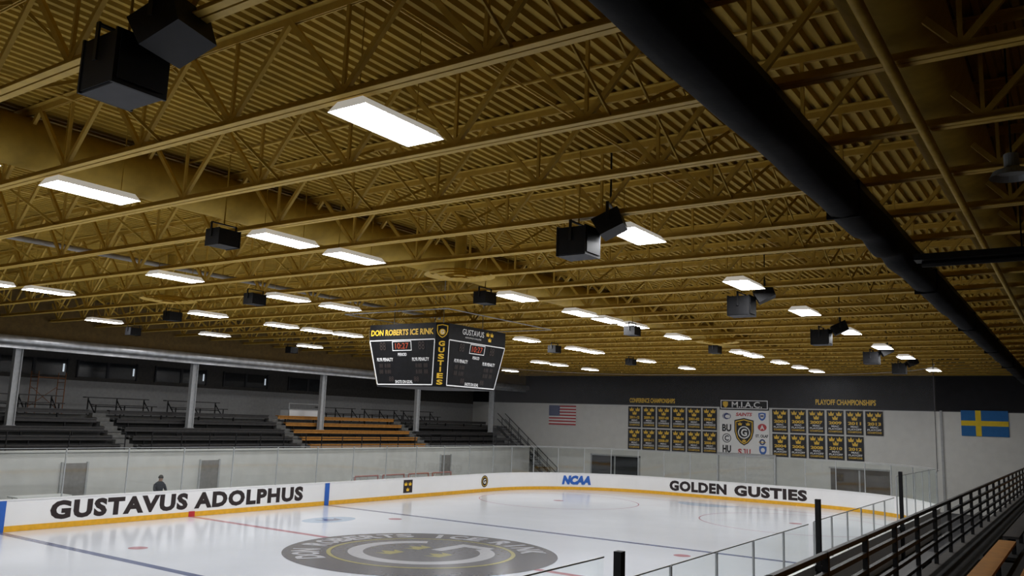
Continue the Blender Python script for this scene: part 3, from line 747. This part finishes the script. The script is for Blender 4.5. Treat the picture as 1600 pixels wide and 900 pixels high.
def person(loc,rot):
    V=[(0,0,.78),(0,0,.98),(.02,0,1.18),(.03,0,1.34),(.05,0,1.43),(.08,0,1.52),(.09,0,1.60),
       (0.02,.2,1.30),(.08,.27,1.08),(.28,.20,.95),(0.02,-.2,1.30),(.08,-.27,1.08),(.28,-.20,.95),
       (.05,.1,.77),(.46,.13,.78),(.44,.13,.40),(.42,.13,.06),(.56,.14,.04),(.05,-.1,.77),(.46,-.13,.78),(.44,-.13,.40),(.42,-.13,.06),(.56,-.14,.04),
       (.36,.15,.93),(.36,-.15,.93)]
    E=[(0,1),(1,2),(2,3),(3,4),(4,5),(5,6),(3,7),(7,8),(8,9),(9,23),(3,10),(10,11),(11,12),(12,24),(0,13),(13,14),(14,15),(15,16),(16,17),(0,18),(18,19),(19,20),(20,21),(21,22)]
    Rr=[.15,.15,.17,.13,.055,.095,.09,.08,.06,.045,.08,.06,.045,.095,.075,.06,.045,.04,.095,.075,.06,.045,.04,.04,.04]
    me=bpy.data.meshes.new('person'); me.from_pydata(V,E,[]); o=bpy.data.objects.new('person_src',me); COL.objects.link(o)
    o.modifiers.new('s','SKIN')
    sv=me.skin_vertices[0].data
    for i,r in enumerate(Rr): sv[i].radius=(r,r)
    sv[0].use_root=True
    sb_=o.modifiers.new('u','SUBSURF'); sb_.levels=2; sb_.render_levels=2
    dg=bpy.context.evaluated_depsgraph_get(); m2=bpy.data.meshes.new_from_object(o.evaluated_get(dg)); bpy.data.objects.remove(o)
    m2.materials.clear()
    for m in (JACK,JEAN,SKIN,BLACK): m2.materials.append(m)
    for p in m2.polygons:
        c=p.center; i=0
        if c.z>1.43: i=2
        elif c.z<.12: i=3
        elif c.z<.88 and (c.x>.14 or c.z<.8): i=1
        if c.x>.335 and .86<c.z<1.05: i=2
        p.material_index=i; p.use_smooth=True
    t=thing('person',loc,'seated person in dark jacket and trousers behind glass','person',rot=rot)
    mk('body',m2,[],parent=t)
    b=B(); N=12
    for r in range(5):
        th=pi/2*r/4*1.15
        for k in range(N):
            a=2*pi*k/N; b.v.append((.07+.105*math.sin(th)*math.cos(a),.105*math.sin(th)*math.sin(a),1.585+.12*math.cos(th)))
    for r in range(4):
        for k in range(N): b.f.append((r*N+k,(r+1)*N+k,(r+1)*N+(k+1)%N,r*N+(k+1)%N)); b.m.append(0)
    mk('hair',b,HAIR,parent=t,sm=True)
person((-14.2,-.6,-.06),.0)

# ---------------------------------------------------------------- near stand
mk('wall_stand_near',B().box(16.1,16.3,YB,YW-4,-.06,2.1),DARKW,kind='structure')
mk('floor_aisle',B().box(16.3,16.8,YB,YW-4,1.95,2.1),DKDECK,kind='structure')
for (y0,y1,m,lab) in ((-24,-13.8,BENCHG,'gold plank bleacher section beside the black railing'),(-13,-3.6,BENCHG,'gold plank bleacher section beside the black railing'),(-2.8,12,BENCHD,'dark plank bleacher section beside the black railing'),(13,29,BENCHG,'gold plank bleacher section beside the black railing')):
    bleacher('bleacher_section',16.8,1,2.15,y0,y1,7,.25,.72,m,lab,'bleachers beside the black railing',deckm=DKDECK)
railing('guard_railing',48,1.05,5,25,BLKMET,'black multi-bar safety railing along the near stand',(16.2,5.5,2.1),rr=.028,square=True)
for y0,y1 in ((-11,-1),(1,11)):
    t=thing('team_bench',(13.9,(y0+y1)/2,-.06),'long dark team bench behind the boards','bench','team benches')
    mk('seat',B().box(-.2,.2,-(y1-y0)/2,(y1-y0)/2,.45,.5),BENCHD,parent=t)
    for a in (-4,0,4): mk('support',B().box(-.15,.15,a-.05,a+.05,0,.45),BLKMET,parent=t)
